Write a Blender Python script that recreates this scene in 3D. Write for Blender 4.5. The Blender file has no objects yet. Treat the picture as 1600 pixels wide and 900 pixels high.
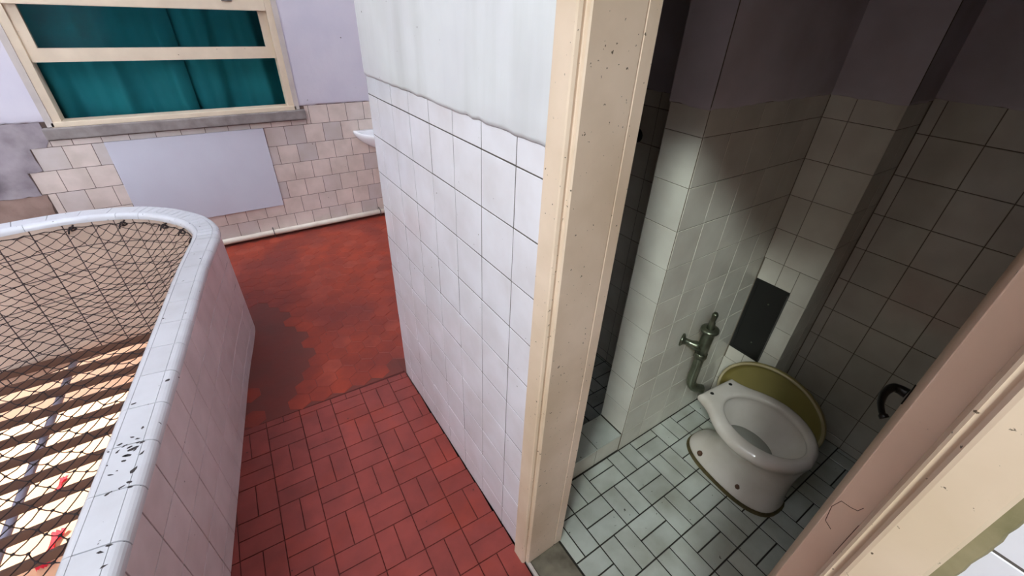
import bpy, bmesh, math, random
from mathutils import Vector, Matrix
random.seed(7)
R = math.radians
scene = bpy.context.scene
col = scene.collection

# ------------------------------------------------------------------ camera
cam_data = bpy.data.cameras.new('camera')
cam = bpy.data.objects.new('camera', cam_data)
col.objects.link(cam)
scene.camera = cam
cam_data.sensor_width = 36.0
cam_data.lens = 665.9 / 1600 * 36.0
cam_data.clip_start = 0.02
PITCH, ROLL, AZ, CAMZ = R(33.19), R(2.407), R(35.1), 1.77
_rot = Matrix.Rotation(-AZ, 3, 'Z')
_right = Vector((1, 0, 0)); _up = Vector((0, math.sin(PITCH), math.cos(PITCH)))
_fwd = Vector((0, math.cos(PITCH), -math.sin(PITCH)))
_r = _rot @ (_right * math.cos(ROLL) + _up * math.sin(ROLL))
_u = _rot @ (_up * math.cos(ROLL) - _right * math.sin(ROLL))
_f = _rot @ _fwd
cam.matrix_world = Matrix(((_r.x, _u.x, -_f.x, 0), (_r.y, _u.y, -_f.y, 0), (_r.z, _u.z, -_f.z, CAMZ), (0, 0, 0, 1)))

# ------------------------------------------------------------------ world, sun, exposure
world = bpy.data.worlds.new('world'); scene.world = world
world.use_nodes = True
bg = world.node_tree.nodes['Background']
bg.inputs[0].default_value = (0.80, 0.88, 1.0, 1)
bg.inputs[1].default_value = 4.2
sun_d = bpy.data.lights.new('sun_offscreen', 'SUN'); sun_d.energy = 5.0; sun_d.angle = R(0.6); sun_d.color = (1.0, 0.90, 0.74)
sun = bpy.data.objects.new('sun_offscreen', sun_d); col.objects.link(sun)
sun.rotation_euler = Vector((-0.25, 0.70, 0.67)).to_track_quat('Z', 'Y').to_euler()
sun.location = (-3, 6, 8)
key_d = bpy.data.lights.new('added_sky_lamp_offscreen', 'AREA'); key_d.shape = 'RECTANGLE'; key_d.size = 1.1; key_d.size_y = 0.8  # added area lamp standing in for stronger daylight from the open side
key_d.energy = 185.0; key_d.color = (0.88, 1.0, 0.97)
key = bpy.data.objects.new('added_sky_lamp_offscreen', key_d); col.objects.link(key)
key.location = (-4.50, -2.26, 5.95)
key.rotation_euler = (Vector(key.location) - Vector((1.1, 0.55, 1.0))).to_track_quat('Z', 'Y').to_euler()
scene.view_settings.view_transform = 'Standard'
scene.view_settings.look = 'None'
scene.view_settings.gamma = 1.0
scene.view_settings.use_curve_mapping = False
scene.view_settings.exposure = 1.2

# ------------------------------------------------------------------ materials
def srgb(r, g, b):
    f = lambda c: c / 12.92 if c <= 0.04045 else ((c + 0.055) / 1.055) ** 2.4
    return (f(r / 255), f(g / 255), f(b / 255), 1)

def mat(name, c, rough=0.5, var=0.0, dirt=None, specks=None, bump=None, metal=0.0, blotch=None, hue=None, spec=0.5, streak=None):
    """c colour; var = brightness spread between objects; dirt=(colour, scale, amount);
    specks=(colour, scale, threshold); bump=(scale, strength); blotch=(colour, scale, lo, hi)"""
    m = bpy.data.materials.new(name); m.use_nodes = True
    nt = m.node_tree; N = nt.nodes; L = nt.links
    b = N['Principled BSDF']
    b.inputs['Roughness'].default_value = rough
    b.inputs['Metallic'].default_value = metal
    b.inputs['Specular IOR Level'].default_value = spec
    rgb = N.new('ShaderNodeRGB'); rgb.outputs[0].default_value = c
    out = rgb.outputs[0]
    geo = N.new('ShaderNodeNewGeometry')
    def mix(fac, a, bcol, mode='MIX'):
        mx = N.new('ShaderNodeMix'); mx.data_type = 'RGBA'; mx.blend_type = mode
        if isinstance(fac, float): mx.inputs[0].default_value = fac
        else: L.new(fac, mx.inputs[0])
        L.new(a, mx.inputs[6])
        if isinstance(bcol, tuple): mx.inputs[7].default_value = bcol
        else: L.new(bcol, mx.inputs[7])
        return mx.outputs[2]
    def noise(scale, detail=4.0):
        n = N.new('ShaderNodeTexNoise'); n.inputs['Scale'].default_value = scale; n.inputs['Detail'].default_value = detail
        L.new(geo.outputs['Position'], n.inputs['Vector']); return n.outputs['Fac']
    def ramp(v, lo, hi):
        r = N.new('ShaderNodeMapRange'); r.inputs[1].default_value = lo; r.inputs[2].default_value = hi
        L.new(v, r.inputs[0]); return r.outputs[0]
    def mul(v, k):
        q = N.new('ShaderNodeMath'); q.operation = 'MULTIPLY'; q.inputs[1].default_value = k; L.new(v, q.inputs[0]); return q.outputs[0]
    if hue:
        oi = N.new('ShaderNodeObjectInfo')
        out = mix(ramp(oi.outputs['Random'], hue[1], hue[2]), out, hue[0])
    if blotch:
        out = mix(ramp(noise(blotch[1], 5), blotch[2], blotch[3]), out, blotch[0])
    if dirt:
        out = mix(mul(ramp(noise(dirt[1], 8), 0.35, 0.75), dirt[2]), out, dirt[0])
    if streak:
        mp = N.new('ShaderNodeMapping'); mp.inputs['Scale'].default_value = (streak[1], streak[1], streak[1] * 0.12)
        L.new(geo.outputs['Position'], mp.inputs['Vector'])
        n2 = N.new('ShaderNodeTexNoise'); n2.inputs['Scale'].default_value = 1.0; n2.inputs['Detail'].default_value = 5; L.new(mp.outputs[0], n2.inputs['Vector'])
        out = mix(mul(ramp(n2.outputs['Fac'], 0.5, 0.75), streak[2]), out, streak[0])
    if specks:
        out = mix(ramp(noise(specks[1], 3), specks[2], specks[2] + 0.03), out, specks[0])
    if var:
        oi = N.new('ShaderNodeObjectInfo')
        hsv = N.new('ShaderNodeHueSaturation')
        r = N.new('ShaderNodeMapRange'); r.inputs[3].default_value = 1 - var; r.inputs[4].default_value = 1 + var
        L.new(oi.outputs['Random'], r.inputs[0]); L.new(r.outputs[0], hsv.inputs['Value']); L.new(out, hsv.inputs['Color'])
        out = hsv.outputs[0]
    L.new(out, b.inputs['Base Color'])
    if bump:
        bp = N.new('ShaderNodeBump'); bp.inputs['Strength'].default_value = bump[1]; bp.inputs['Distance'].default_value = 0.004
        L.new(noise(bump[0], 6), bp.inputs['Height']); L.new(bp.outputs[0], b.inputs['Normal'])
    return m

M = {}
M['tile_white'] = mat('tile_white', srgb(226, 222, 228), 0.16, 0.025, (srgb(196, 186, 186), 7, 0.5), (srgb(120, 108, 98), 70, 0.745), (9, 0.06))
M['grout_white'] = mat('grout_white', srgb(74, 68, 64), 0.9, 0, (srgb(110, 100, 94), 5, 0.8), None, (60, 0.3))
M['paint_white'] = mat('paint_white', srgb(226, 226, 228), 0.55, 0, (srgb(204, 200, 206), 3, 0.8), (srgb(92, 90, 86), 48, 0.735), (22, 0.25), streak=(srgb(182, 182, 178), 9, 0.4), blotch=(srgb(206, 208, 204), 1.4, .5, .72))
M['paint_lavender'] = mat('paint_lavender', srgb(212, 205, 214), 0.6, 0, (srgb(196, 190, 204), 4, 0.6), (srgb(110, 100, 100), 20, 0.765), (30, 0.2))
M['paint_room'] = mat('paint_room', srgb(206, 198, 206), 0.6, 0, (srgb(160, 150, 150), 4, 0.6), None, (30, 0.2))
M['tile_pink'] = mat('tile_pink', srgb(230, 212, 202), 0.28, 0.04, (srgb(188, 172, 158), 9, 0.6), (srgb(120, 100, 90), 30, 0.74), (14, 0.1), hue=(srgb(204, 192, 188), 0.55, 0.9))
M['grout_pink'] = mat('grout_pink', srgb(112, 92, 84), 0.95, 0, (srgb(80, 66, 60), 12, 0.7))
M['cement'] = mat('cement', srgb(150, 138, 144), 0.9, 0, (srgb(190, 178, 180), 8, 0.7), None, (18, 0.6), blotch=(srgb(116, 104, 110), 5, .4, .65))
M['cement_brown'] = mat('cement_brown', srgb(164, 136, 124), 0.95, 0, (srgb(120, 96, 84), 10, 0.7), None, (25, 0.9))
M['tile_parapet'] = mat('tile_parapet', srgb(228, 212, 212), 0.35, 0.03, (srgb(190, 170, 168), 8, 0.5), (srgb(100, 80, 80), 40, 0.76), (12, 0.1))
M['grout_parapet'] = mat('grout_parapet', srgb(84, 70, 70), 0.95)
M['tile_coping'] = mat('tile_coping', srgb(222, 222, 226), 0.22, 0.02, (srgb(200, 198, 200), 10, 0.5), (srgb(70, 62, 60), 46, 0.70), (20, 0.1))
M['tile_inner'] = mat('tile_inner', srgb(214, 190, 172), 0.35, 0.04, (srgb(186, 160, 144), 8, 0.5), None, (12, 0.1))
M['red_tile'] = mat('red_tile', srgb(152, 66, 58), 0.42, 0.09, (srgb(116, 48, 44), 10, 0.75), (srgb(70, 34, 32), 40, 0.73), (40, 0.25), blotch=(srgb(158, 60, 42), 3.5, .52, .72))
M['red_grout'] = mat('red_grout', srgb(82, 34, 30), 0.9, 0, (srgb(120, 44, 36), 6, 0.5))
M['red_hex'] = mat('red_hex', srgb(166, 62, 38), 0.5, 0.06, (srgb(126, 46, 36), 8, 0.8), (srgb(80, 44, 42), 36, 0.73), (45, 0.3), blotch=(srgb(132, 52, 42), 2.2, .45, .62), hue=(srgb(168, 72, 52), 0.84, 0.90))
M['red_cement'] = mat('red_cement', srgb(122, 52, 42), 0.5, 0, (srgb(104, 58, 50), 6, 0.7), (srgb(90, 70, 66), 34, 0.74), (30, 0.3))
M['tile_floor'] = mat('tile_floor', srgb(186, 190, 180), 0.3, 0.08, (srgb(138, 136, 120), 7, 0.75), (srgb(60, 56, 46), 50, 0.715), (20, 0.12))
M['grout_floor'] = mat('grout_floor', srgb(44, 40, 34), 0.95)
M['tile_room'] = mat('tile_room', srgb(212, 208, 194), 0.13, 0.05, (srgb(180, 170, 156), 6, 0.6), None, (6, 0.08))
M['grout_room'] = mat('grout_room', srgb(112, 102, 88), 0.9)
M['wood_frame'] = mat('wood_frame', srgb(230, 206, 184), 0.45, 0, (srgb(200, 174, 146), 6, 0.7), (srgb(92, 76, 58), 105, 0.70), (26, 0.15), blotch=(srgb(210, 186, 158), 2.0, .45, .65))
M['wood_pink'] = mat('wood_pink', srgb(238, 208, 182), 0.5, 0, (srgb(220, 190, 166), 7, 0.6), (srgb(104, 72, 54), 24, 0.735), (30, 0.2))
M['window_wood'] = mat('window_wood', srgb(226, 206, 180), 0.5, 0, (srgb(200, 180, 156), 9, 0.5), (srgb(130, 100, 80), 36, 0.75), (30, 0.15))
M['window_casing'] = mat('window_casing', srgb(200, 188, 180), 0.6, 0, (srgb(166, 152, 148), 8, 0.7), None, (30, 0.2))
M['stone_sill'] = mat('stone_sill', srgb(150, 140, 136), 0.85, 0, (srgb(110, 98, 96), 14, 0.8), None, (40, 0.6))
M['teal'] = mat('teal', srgb(8, 116, 122), 0.85, 0, (srgb(4, 92, 100), 6, 0.5), None, (160, 0.15))
M['panel'] = mat('panel', srgb(206, 204, 214), 0.6, 0, (srgb(196, 192, 204), 6, 0.4), None, (60, 0.1))
M['porcelain'] = mat('porcelain', srgb(212, 204, 194), 0.09, 0, (srgb(172, 160, 140), 6, 0.5), None, None)
M['porcelain_white'] = mat('porcelain_white', srgb(230, 228, 230), 0.12)
M['stain'] = mat('stain', srgb(92, 80, 44), 0.8, 0, (srgb(50, 44, 26), 30, 0.8))
M['rust'] = mat('rust', srgb(96, 66, 48), 0.9, 0, (srgb(50, 36, 28), 60, 0.8))
M['lid_plastic'] = mat('lid_plastic', srgb(140, 126, 70), 0.35, 0, (srgb(112, 100, 50), 6, 0.6))
M['old_chrome'] = mat('old_chrome', srgb(122, 126, 108), 0.3, 0, (srgb(70, 74, 56), 24, 0.8), None, None, metal=0.85)
M['black'] = mat('black', srgb(22, 22, 20), 0.4)
M['black_metal'] = mat('black_metal', srgb(30, 28, 26), 0.3, metal=0.5)
M['net_cord'] = mat('net_cord', srgb(46, 34, 34), 0.8)
M['pvc'] = mat('pvc', srgb(226, 214, 198), 0.4, 0, (srgb(196, 180, 160), 10, 0.5))
M['clamp'] = mat('clamp', srgb(110, 100, 96), 0.5, metal=0.6)
M['fin_brown'] = mat('fin_brown', srgb(104, 76, 64), 0.5, 0, (srgb(84, 60, 50), 12, 0.5))
M['lilac_steel'] = mat('lilac_steel', srgb(186, 184, 206), 0.4)
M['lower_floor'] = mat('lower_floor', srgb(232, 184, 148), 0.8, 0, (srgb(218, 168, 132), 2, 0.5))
M['lower_blocker'] = mat('lower_blocker', srgb(170, 132, 104), 0.85, 0, (srgb(180, 146, 120), 3, 0.6))
M['red_cloth'] = mat('red_cloth', srgb(226, 40, 60), 0.8)
M['concrete'] = mat('concrete', srgb(120, 112, 96), 0.9, 0, (srgb(64, 58, 46), 14, 0.9), None, (40, 0.5))
M['facade'] = mat('facade', srgb(112, 104, 98), 0.85)
M['ceiling'] = mat('ceiling', srgb(226, 224, 222), 0.8)
M['black_chip'] = mat('black_chip', srgb(64, 58, 58), 0.9)
M['chrome_bright'] = mat('chrome_bright', srgb(190, 190, 186), 0.15, metal=1.0)
g = bpy.data.materials.new('glass'); g.use_nodes = True
gb = g.node_tree.nodes['Principled BSDF']
gb.inputs['Base Color'].default_value = (0.72, 0.76, 0.78, 1); gb.inputs['Roughness'].default_value = 0.08
gb.inputs['Transmission Weight'].default_value = 1.0; gb.inputs['IOR'].default_value = 1.05
M['glass'] = g

# ------------------------------------------------------------------ mesh helpers
def tag(o, label=None, cat=None, group=None, kind=None):
    if label: o['label'] = label
    if cat: o['category'] = cat
    if group: o['group'] = group
    if kind: o['kind'] = kind
    return o

def link(name, me, m, parent=None):
    o = bpy.data.objects.new(name, me); col.objects.link(o)
    if m is not None and len(me.materials) == 0: me.materials.append(M[m])
    if parent: o.parent = parent
    return o

def obj(name, bm, m, parent=None, smooth=False):
    me = bpy.data.meshes.new(name)
    bmesh.ops.recalc_face_normals(bm, faces=bm.faces[:])
    bm.to_mesh(me); bm.free()
    if smooth:
        for p in me.polygons: p.use_smooth = True
    return link(name, me, m, parent)

def empty(name, loc=(0, 0, 0), rz=0.0):
    o = bpy.data.objects.new(name, None); col.objects.link(o)
    o.location = loc; o.rotation_euler.z = rz; o.empty_display_size = 0.1
    return o

def box(bm, x0, x1, y0, y1, z0, z1):
    v = [bm.verts.new(p) for p in ((x0, y0, z0), (x1, y0, z0), (x1, y1, z0), (x0, y1, z0), (x0, y0, z1), (x1, y0, z1), (x1, y1, z1), (x0, y1, z1))]
    for q in ((3, 2, 1, 0), (4, 5, 6, 7), (0, 1, 5, 4), (1, 2, 6, 5), (2, 3, 7, 6), (3, 0, 4, 7)):
        bm.faces.new([v[i] for i in q])
    return v

def boxes(*bs):
    bm = bmesh.new()
    for b in bs: box(bm, *b)
    return bm

def bev_box(x0, x1, y0, y1, z0, z1, b=0.004, seg=2):
    bm = boxes((x0, x1, y0, y1, z0, z1))
    bmesh.ops.bevel(bm, geom=bm.edges[:], offset=b, segments=seg, affect='EDGES', profile=0.6)
    return bm

def prism(bm, pts, z0, z1):
    lo = [bm.verts.new((x, y, z0)) for x, y in pts]; hi = [bm.verts.new((x, y, z1)) for x, y in pts]
    n = len(pts)
    bm.faces.new(hi); bm.faces.new(lo[::-1])
    for i in range(n): bm.faces.new((lo[i], lo[(i + 1) % n], hi[(i + 1) % n], hi[i]))

def tube(bm, pts, r, n=10, caps=True):
    pts = [Vector(p) for p in pts]
    rs = r if isinstance(r, (list, tuple)) else [r] * len(pts)
    rings = []; ref = None
    for i, p in enumerate(pts):
        d = (pts[min(i + 1, len(pts) - 1)] - pts[max(i - 1, 0)]).normalized()
        if ref is None:
            ref = Vector((0, 0, 1)) if abs(d.z) < 0.9 else Vector((1, 0, 0))
        a = (ref - d * ref.dot(d)).normalized(); bq = d.cross(a); ref = a
        rings.append([bm.verts.new(p + (a * math.cos(t) + bq * math.sin(t)) * rs[i]) for t in [2 * math.pi * k / n for k in range(n)]])
    for i in range(len(rings) - 1):
        for k in range(n): bm.faces.new((rings[i][k], rings[i][(k + 1) % n], rings[i + 1][(k + 1) % n], rings[i + 1][k]))
    if caps:
        bm.faces.new(rings[0][::-1]); bm.faces.new(rings[-1])

def smooth_path(pts, n=6):
    P = [Vector(p) for p in pts]; out = []
    for i in range(len(P) - 1):
        p0 = P[max(i - 1, 0)]; p1 = P[i]; p2 = P[i + 1]; p3 = P[min(i + 2, len(P) - 1)]
        for k in range(n):
            t = k / n
            out.append(0.5 * ((2 * p1) + (p2 - p0) * t + (2 * p0 - 5 * p1 + 4 * p2 - p3) * t * t + (3 * p1 - p0 - 3 * p2 + p3) * t ** 3))
    out.append(P[-1]); return out

# ------------------------------------------------------------------ tiles
_tile_cache = {}
def tile_mesh(w, h, m, d=0.007, b=0.0009):
    key = (round(w, 3), round(h, 3), m, d, b)
    if key in _tile_cache: return _tile_cache[key]
    a, c = w / 2, h / 2
    V = [(-a, -c, -d), (a, -c, -d), (a, c, -d), (-a, c, -d), (-a, -c, -b), (a, -c, -b), (a, c, -b), (-a, c, -b),
         (-a + b, -c + b, 0), (a - b, -c + b, 0), (a - b, c - b, 0), (-a + b, c - b, 0)]
    F = [(8, 9, 10, 11)] + [(i, (i + 1) % 4, 4 + (i + 1) % 4, 4 + i) for i in range(4)] + [(4 + i, 4 + (i + 1) % 4, 8 + (i + 1) % 4, 8 + i) for i in range(4)]
    me = bpy.data.meshes.new('tile'); me.from_pydata(V, [], F); me.update()
    me.materials.append(M[m]); _tile_cache[key] = me
    return me

def cut(rects, hole):
    out = []
    hx0, hy0, hx1, hy1 = hole
    for x0, y0, x1, y1 in rects:
        if x1 <= hx0 or x0 >= hx1 or y1 <= hy0 or y0 >= hy1: out.append((x0, y0, x1, y1)); continue
        if x0 < hx0: out.append((x0, y0, hx0, y1))
        if x1 > hx1: out.append((hx1, y0, x1, y1))
        a, b = max(x0, hx0), min(x1, hx1)
        if y0 < hy0: out.append((a, y0, b, hy0))
        if y1 > hy1: out.append((a, hy1, b, y1))
    return out

def lay(parent, m, origin, u, v, rects, gap=0.003, proud=0.0014, tilt=0.003, wob=0.0004, d=0.007, name='tile'):
    """lay tiles given as rectangles (u0, v0, u1, v1) on the plane origin + u, v"""
    o0, u, v = Vector(origin), Vector(u).normalized(), Vector(v).normalized(); n = u.cross(v)
    for x0, y0, x1, y1 in rects:
        w, h = x1 - x0 - gap, y1 - y0 - gap
        if w < 0.008 or h < 0.008: continue
        o = bpy.data.objects.new(name, tile_mesh(w, h, m, d)); col.objects.link(o); o.parent = parent
        c = o0 + u * (x0 + x1) / 2 + v * (y0 + y1) / 2 + n * (proud + random.uniform(-wob, wob))
        t = Matrix.Rotation(random.gauss(0, tilt), 3, 'X') @ Matrix.Rotation(random.gauss(0, tilt), 3, 'Y')
        Rm = Matrix((u, v, n)).transposed() @ t
        o.matrix_world = Matrix.Translation(c) @ Rm.to_4x4()

def grid(us, vs):
    return [(us[i], vs[j], us[i + 1], vs[j + 1]) for i in range(len(us) - 1) for j in range(len(vs) - 1)]

def steps(lo, hi, ref, p):
    k = math.ceil((lo - ref) / p - 1e-6); out = [lo]
    x = ref + k * p
    while x < hi - 1e-6:
        if x > lo + 0.012: out.append(x)
        x += p
    if hi - out[-1] < 0.012: out[-1] = hi
    else: out.append(hi)
    return out

def structure(name, bm, m, label, cat, smooth=False):
    return tag(obj(name, bm, m, None, smooth), label, cat, None, 'structure')

def paint_skin(parent, m, origin, u, n, length, z0, z1, amp=0.006, th=0.006, step=0.03, seed=0):
    """coat of plaster and paint with a ragged lower edge, proud of the tiles below it"""
    rnd = random.Random(seed)
    bm = bmesh.new(); o0, u, n = Vector(origin), Vector(u), Vector(n)
    k = max(2, int(length / step)); cols = []
    for i in range(k + 1):
        p = o0 + u * (length * i / k); e = z0 + rnd.uniform(-amp, amp)
        t = th * rnd.uniform(0.8, 1.2)
        cols.append([bm.verts.new(p + Vector((0, 0, e))), bm.verts.new(p + n * t * 0.7 + Vector((0, 0, e + 0.002))),
                     bm.verts.new(p + n * t + Vector((0, 0, e + 0.012))), bm.verts.new(p + n * th + Vector((0, 0, e + 0.05))),
                     bm.verts.new(p + n * th + Vector((0, 0, z1)))])
    for a, b in zip(cols, cols[1:]):
        for j in range(4): bm.faces.new((a[j], b[j], b[j + 1], a[j + 1]))
    o = obj('paint_coat', bm, m, parent, True)
    return o

# ------------------------------------------------------------------ parapet path
OUT = [(-0.80, -1.18), (-0.634, -0.23), (-0.511, 0.475), (-0.450, 0.825), (-0.388, 1.176), (-0.327, 1.527), (-0.266, 1.878), (-0.205, 2.228), (-0.158, 2.45), (-0.127, 2.60),
       (-0.124, 2.735), (-0.176, 2.914), (-0.294, 3.091), (-0.42, 3.206), (-0.546, 3.272), (-0.698, 3.314), (-0.841, 3.329),
       (-0.974, 3.322), (-1.098, 3.302), (-1.35, 3.245), (-1.60, 3.17), (-1.9, 3.05)]
_dense = smooth_path([(x, y, 0) for x, y in OUT], 14)
_len = [0.0]
for a, b in zip(_dense, _dense[1:]): _len.append(_len[-1] + (b - a).length)
TOTAL = _len[-1]
def at(s, off=0.0, z=0.0):
    """point on the parapet path at arc length s, moved inwards by off"""
    s = min(max(s, 0), TOTAL - 1e-6)
    lo = 0; hi = len(_len) - 1
    while hi - lo > 1:
        mid = (lo + hi) // 2
        if _len[mid] <= s: lo = mid
        else: hi = mid
    t = (s - _len[lo]) / max(_len[hi] - _len[lo], 1e-9)
    p = _dense[lo].lerp(_dense[hi], t)
    a = _dense[max(lo - 4, 0)]; b = _dense[min(hi + 4, len(_dense) - 1)]
    d = (b - a).normalized(); nrm = Vector((-d.y, d.x, 0))
    return p + nrm * off + Vector((0, 0, z))
def s_of(y_target):
    for i, p in enumerate(_dense):
        if p.y >= y_target: return _len[i]
    return TOTAL
TOPZ, THICK = 0.70, 0.125
S_CURVE = s_of(2.50)

# ------------------------------------------------------------------ floors and slabs
N_S = 90
edge_pts = [at(TOTAL * i / N_S, 0.06) for i in range(N_S + 1)]
def slab_poly(extra): return [(p.x, p.y) for p in edge_pts] + extra
bm = bmesh.new()
prism(bm, slab_poly([(-6.0, 3.05), (-6.0, 4.03), (0.53, 4.03), (0.53, -1.18)]), -0.22, -0.004)
floor_c = structure('floor', bm, 'red_grout', 'red painted tile floor of the narrow corridor', 'floor')
bm = boxes((0.535, 1.75, 1.785, 4.03, -0.2, -0.004))
floor_a = structure('floor_alcove', bm, 'red_cement', 'red floor of the alcove behind the white tiled wall', 'floor')
bm = boxes((0.54, 2.15, -0.72, 1.64, -0.2, -0.003))
floor_t = structure('floor_toilet', bm, 'grout_floor', 'off-white basket weave tile floor of the toilet room', 'floor')

# red basket weave, turned a little against the wall
rotd = R(2.4); ux = Vector((math.cos(rotd), -math.sin(rotd), 0)); uy = Vector((math.sin(rotd), math.cos(rotd), 0))
PB = 0.1535; ref = Vector((0.094, 1.158, 0))
def outer_x(y):
    best = None
    for p in edge_pts:
        if p.y <= 2.6 and (best is None or abs(p.y - y) < abs(best.y - y)): best = p
    return best.x - 0.0
for i in range(-6, 5):
    for j in range(-13, 6):
        u0, v0 = i * PB, j * PB
        if (i + j) % 2 == 0: rr = [(u0, v0, u0 + PB / 2, v0 + PB), (u0 + PB / 2, v0, u0 + PB, v0 + PB)]
        else: rr = [(u0, v0, u0 + PB, v0 + PB / 2), (u0, v0 + PB / 2, u0 + PB, v0 + PB)]
        keep = []
        for r in rr:
            # clip in the tile grid's own axes
            x0, y0, x1, y1 = r
            vmax = (1.792 - 1.158) / math.cos(rotd) + 0.02
            y1 = min(y1, vmax - 0.03 * 0)
            if y1 - y0 < 0.012: continue
            yy = ref.y + (y0 + y1) / 2
            umax = (0.5365 - ref.x) - math.sin(rotd) * (y0 + y1) / 2
            umin = outer_x(yy) + 0.012 - ref.x - math.sin(rotd) * (y0 + y1) / 2
            x0, x1 = max(x0, umin), min(x1, umax)
            if x1 - x0 < 0.012: continue
            keep.append((x0, y0, x1, y1))
        lay(floor_c, 'red_tile', ref, ux, uy, keep, gap=0.0035, proud=0.0, tilt=0.003, name='floor_tile')

# sunk hexagon paving beyond the joint, with a cement screed patch beside the parapet
screed = [(-0.20, 1.83), (-0.07, 1.86), (-0.05, 1.96), (-0.13, 2.01), (0.02, 2.03), (0.125, 2.20), (0.10, 2.40), (0.07, 2.56), (0.085, 2.75), (0.02, 2.90), (-0.12, 2.97), (-0.18, 2.9), (-0.2, 2.2)]
def inside(x, y, poly):
    r = False; j = len(poly) - 1
    for i in range(len(poly)):
        (xi, yi), (xj, yj) = poly[i], poly[j]
        if (yi > y) != (yj > y) and x < (xj - xi) * (y - yi) / (yj - yi) + xi: r = not r
        j = i
    return r
bm = bmesh.new(); prism(bm, [(p.x, p.y) for p in edge_pts if p.y > 1.81 and p.x > -1.0] + [(-1.0, 4.02), (0.534, 4.02), (0.534, 1.81)], -0.012, -0.0028)
o = obj('screed_patch', bm, 'red_cement', floor_c)
hexme = {}
def hex_mesh(m, r):
    me = bpy.data.meshes.new('hexagon_tile'); b = 0.0016
    ring = lambda rr, z: [(rr * math.cos(R(30 + 60 * k)), rr * math.sin(R(30 + 60 * k)), z) for k in range(6)]
    V = ring(r, -0.007) + ring(r, -b) + ring(r - b, 0)
    F = [tuple(range(12, 18))] + [(i, (i + 1) % 6, 6 + (i + 1) % 6, 6 + i) for i in range(6)] + [(6 + i, 6 + (i + 1) % 6, 12 + (i + 1) % 6, 12 + i) for i in range(6)]
    me.from_pydata(V, [], F); me.update(); me.materials.append(M[m]); return me
HX = 0.107; hmesh = hex_mesh('red_hex', HX / math.sqrt(3) - 0.0006)
for j in range(-3, 22):
    for i in range(-6, 15):
        x = 0.09 + i * HX + (HX / 2 if j % 2 else 0); y = 2.065 + j * HX * math.sqrt(3) / 2
        if not (1.80 + 0.05 < y < 3.99) or x > 1.69: continue
        if y < 1.9 and x > 0.47: continue
        if inside(x, y, screed) : continue
        if y < 3.4:
            dmin = min(((p.x - x) ** 2 + (p.y - y) ** 2, p.x) for p in edge_pts)
            if x < dmin[1] + 0.03 or dmin[0] < 0.055 ** 2: 
                if y < 2.75 or dmin[0] < 0.06 ** 2 or x < dmin[1]: continue
        o = bpy.data.objects.new('hexagon_tile', hmesh); col.objects.link(o)
        par = floor_a if (x > 0.535) else floor_c
        o.parent = par
        o.location = (x, y, -0.0015 + random.uniform(-0.0006, 0.0006))
        o.rotation_euler = (random.gauss(0, .004), random.gauss(0, .004), random.gauss(0, .01))

# toilet room floor, basket weave; shower floor beyond the kerb
PT = 0.1535
for i in range(-4, 8):
    for j in range(-8, 8):
        u0, v0 = 0.972 + i * PT, 0.482 + j * PT
        if (i + j) % 2 == 0: rr = [(u0, v0, u0 + PT / 2, v0 + PT), (u0 + PT / 2, v0, u0 + PT, v0 + PT)]
        else: rr = [(u0, v0, u0 + PT, v0 + PT / 2), (u0, v0 + PT / 2, u0 + PT, v0 + PT)]
        keep = []
        for x0, y0, x1, y1 in rr:
            if y0 > 0.84:
                bnd = (0.70, 0.90, 1.6, 1.63)
            else: bnd = (0.695, -0.70, 2.15, 0.757)
            if y0 < 0.84 and y0 > 0.757: continue
            x0, x1, y0, y1 = max(x0, bnd[0]), min(x1, bnd[2]), max(y0, bnd[1]), min(y1, bnd[3])
            if x1 - x0 > 0.012 and y1 - y0 > 0.012 and not (x0 > 1.90 and y0 > 0.5): keep.append((x0, y0, x1, y1))
        lay(floor_t, 'tile_floor', (0, 0, 0), (1, 0, 0), (0, 1, 0), keep, gap=0.0058, proud=0.0, tilt=0.004, name='floor_tile')

# ------------------------------------------------------------------ walls
# wall between corridor and toilet room, with the doorway
bm = boxes((0.54, 0.70, 0.655, 1.785, -0.02, 3.25), (0.54, 0.70, -1.18, -0.085, -0.02, 3.25), (0.54, 0.70, -0.085, 0.655, 2.01, 3.25))
wall_c = structure('wall_corridor', bm, 'grout_white', 'white tiled wall with painted plaster above, beside the doorway', 'wall')
rows = [0.0, 0.116, 0.267, 0.419, 0.570, 0.721, 0.873, 1.024, 1.175, 1.327, 1.478, 1.546]
ys = steps(0.655, 1.785, 0.772, 0.1526)
lay(wall_c, 'tile_white', (0.54, 0, 0), (0, -1, 0), (0, 0, 1), [(-b, c, -a, d) for a, c, b, d in grid(ys, rows)], gap=0.0036, proud=0.0012)
ys2 = steps(-1.18, -0.085, -0.085, 0.1526)
lay(wall_c, 'tile_white', (0.54, 0, 0), (0, -1, 0), (0, 0, 1), [(-b, c, -a, d) for a, c, b, d in grid(ys2, rows)], gap=0.0036, proud=0.0012)
paint_skin(wall_c, 'paint_white', (0.54, 0.655, 0), (0, 1, 0), (-1, 0, 0), 1.13, 1.543, 3.25, amp=0.003, seed=1)
paint_skin(wall_c, 'paint_white', (0.54, -1.18, 0), (0, 1, 0), (-1, 0, 0), 1.095, 1.543, 3.25, amp=0.003, seed=2)
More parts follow.
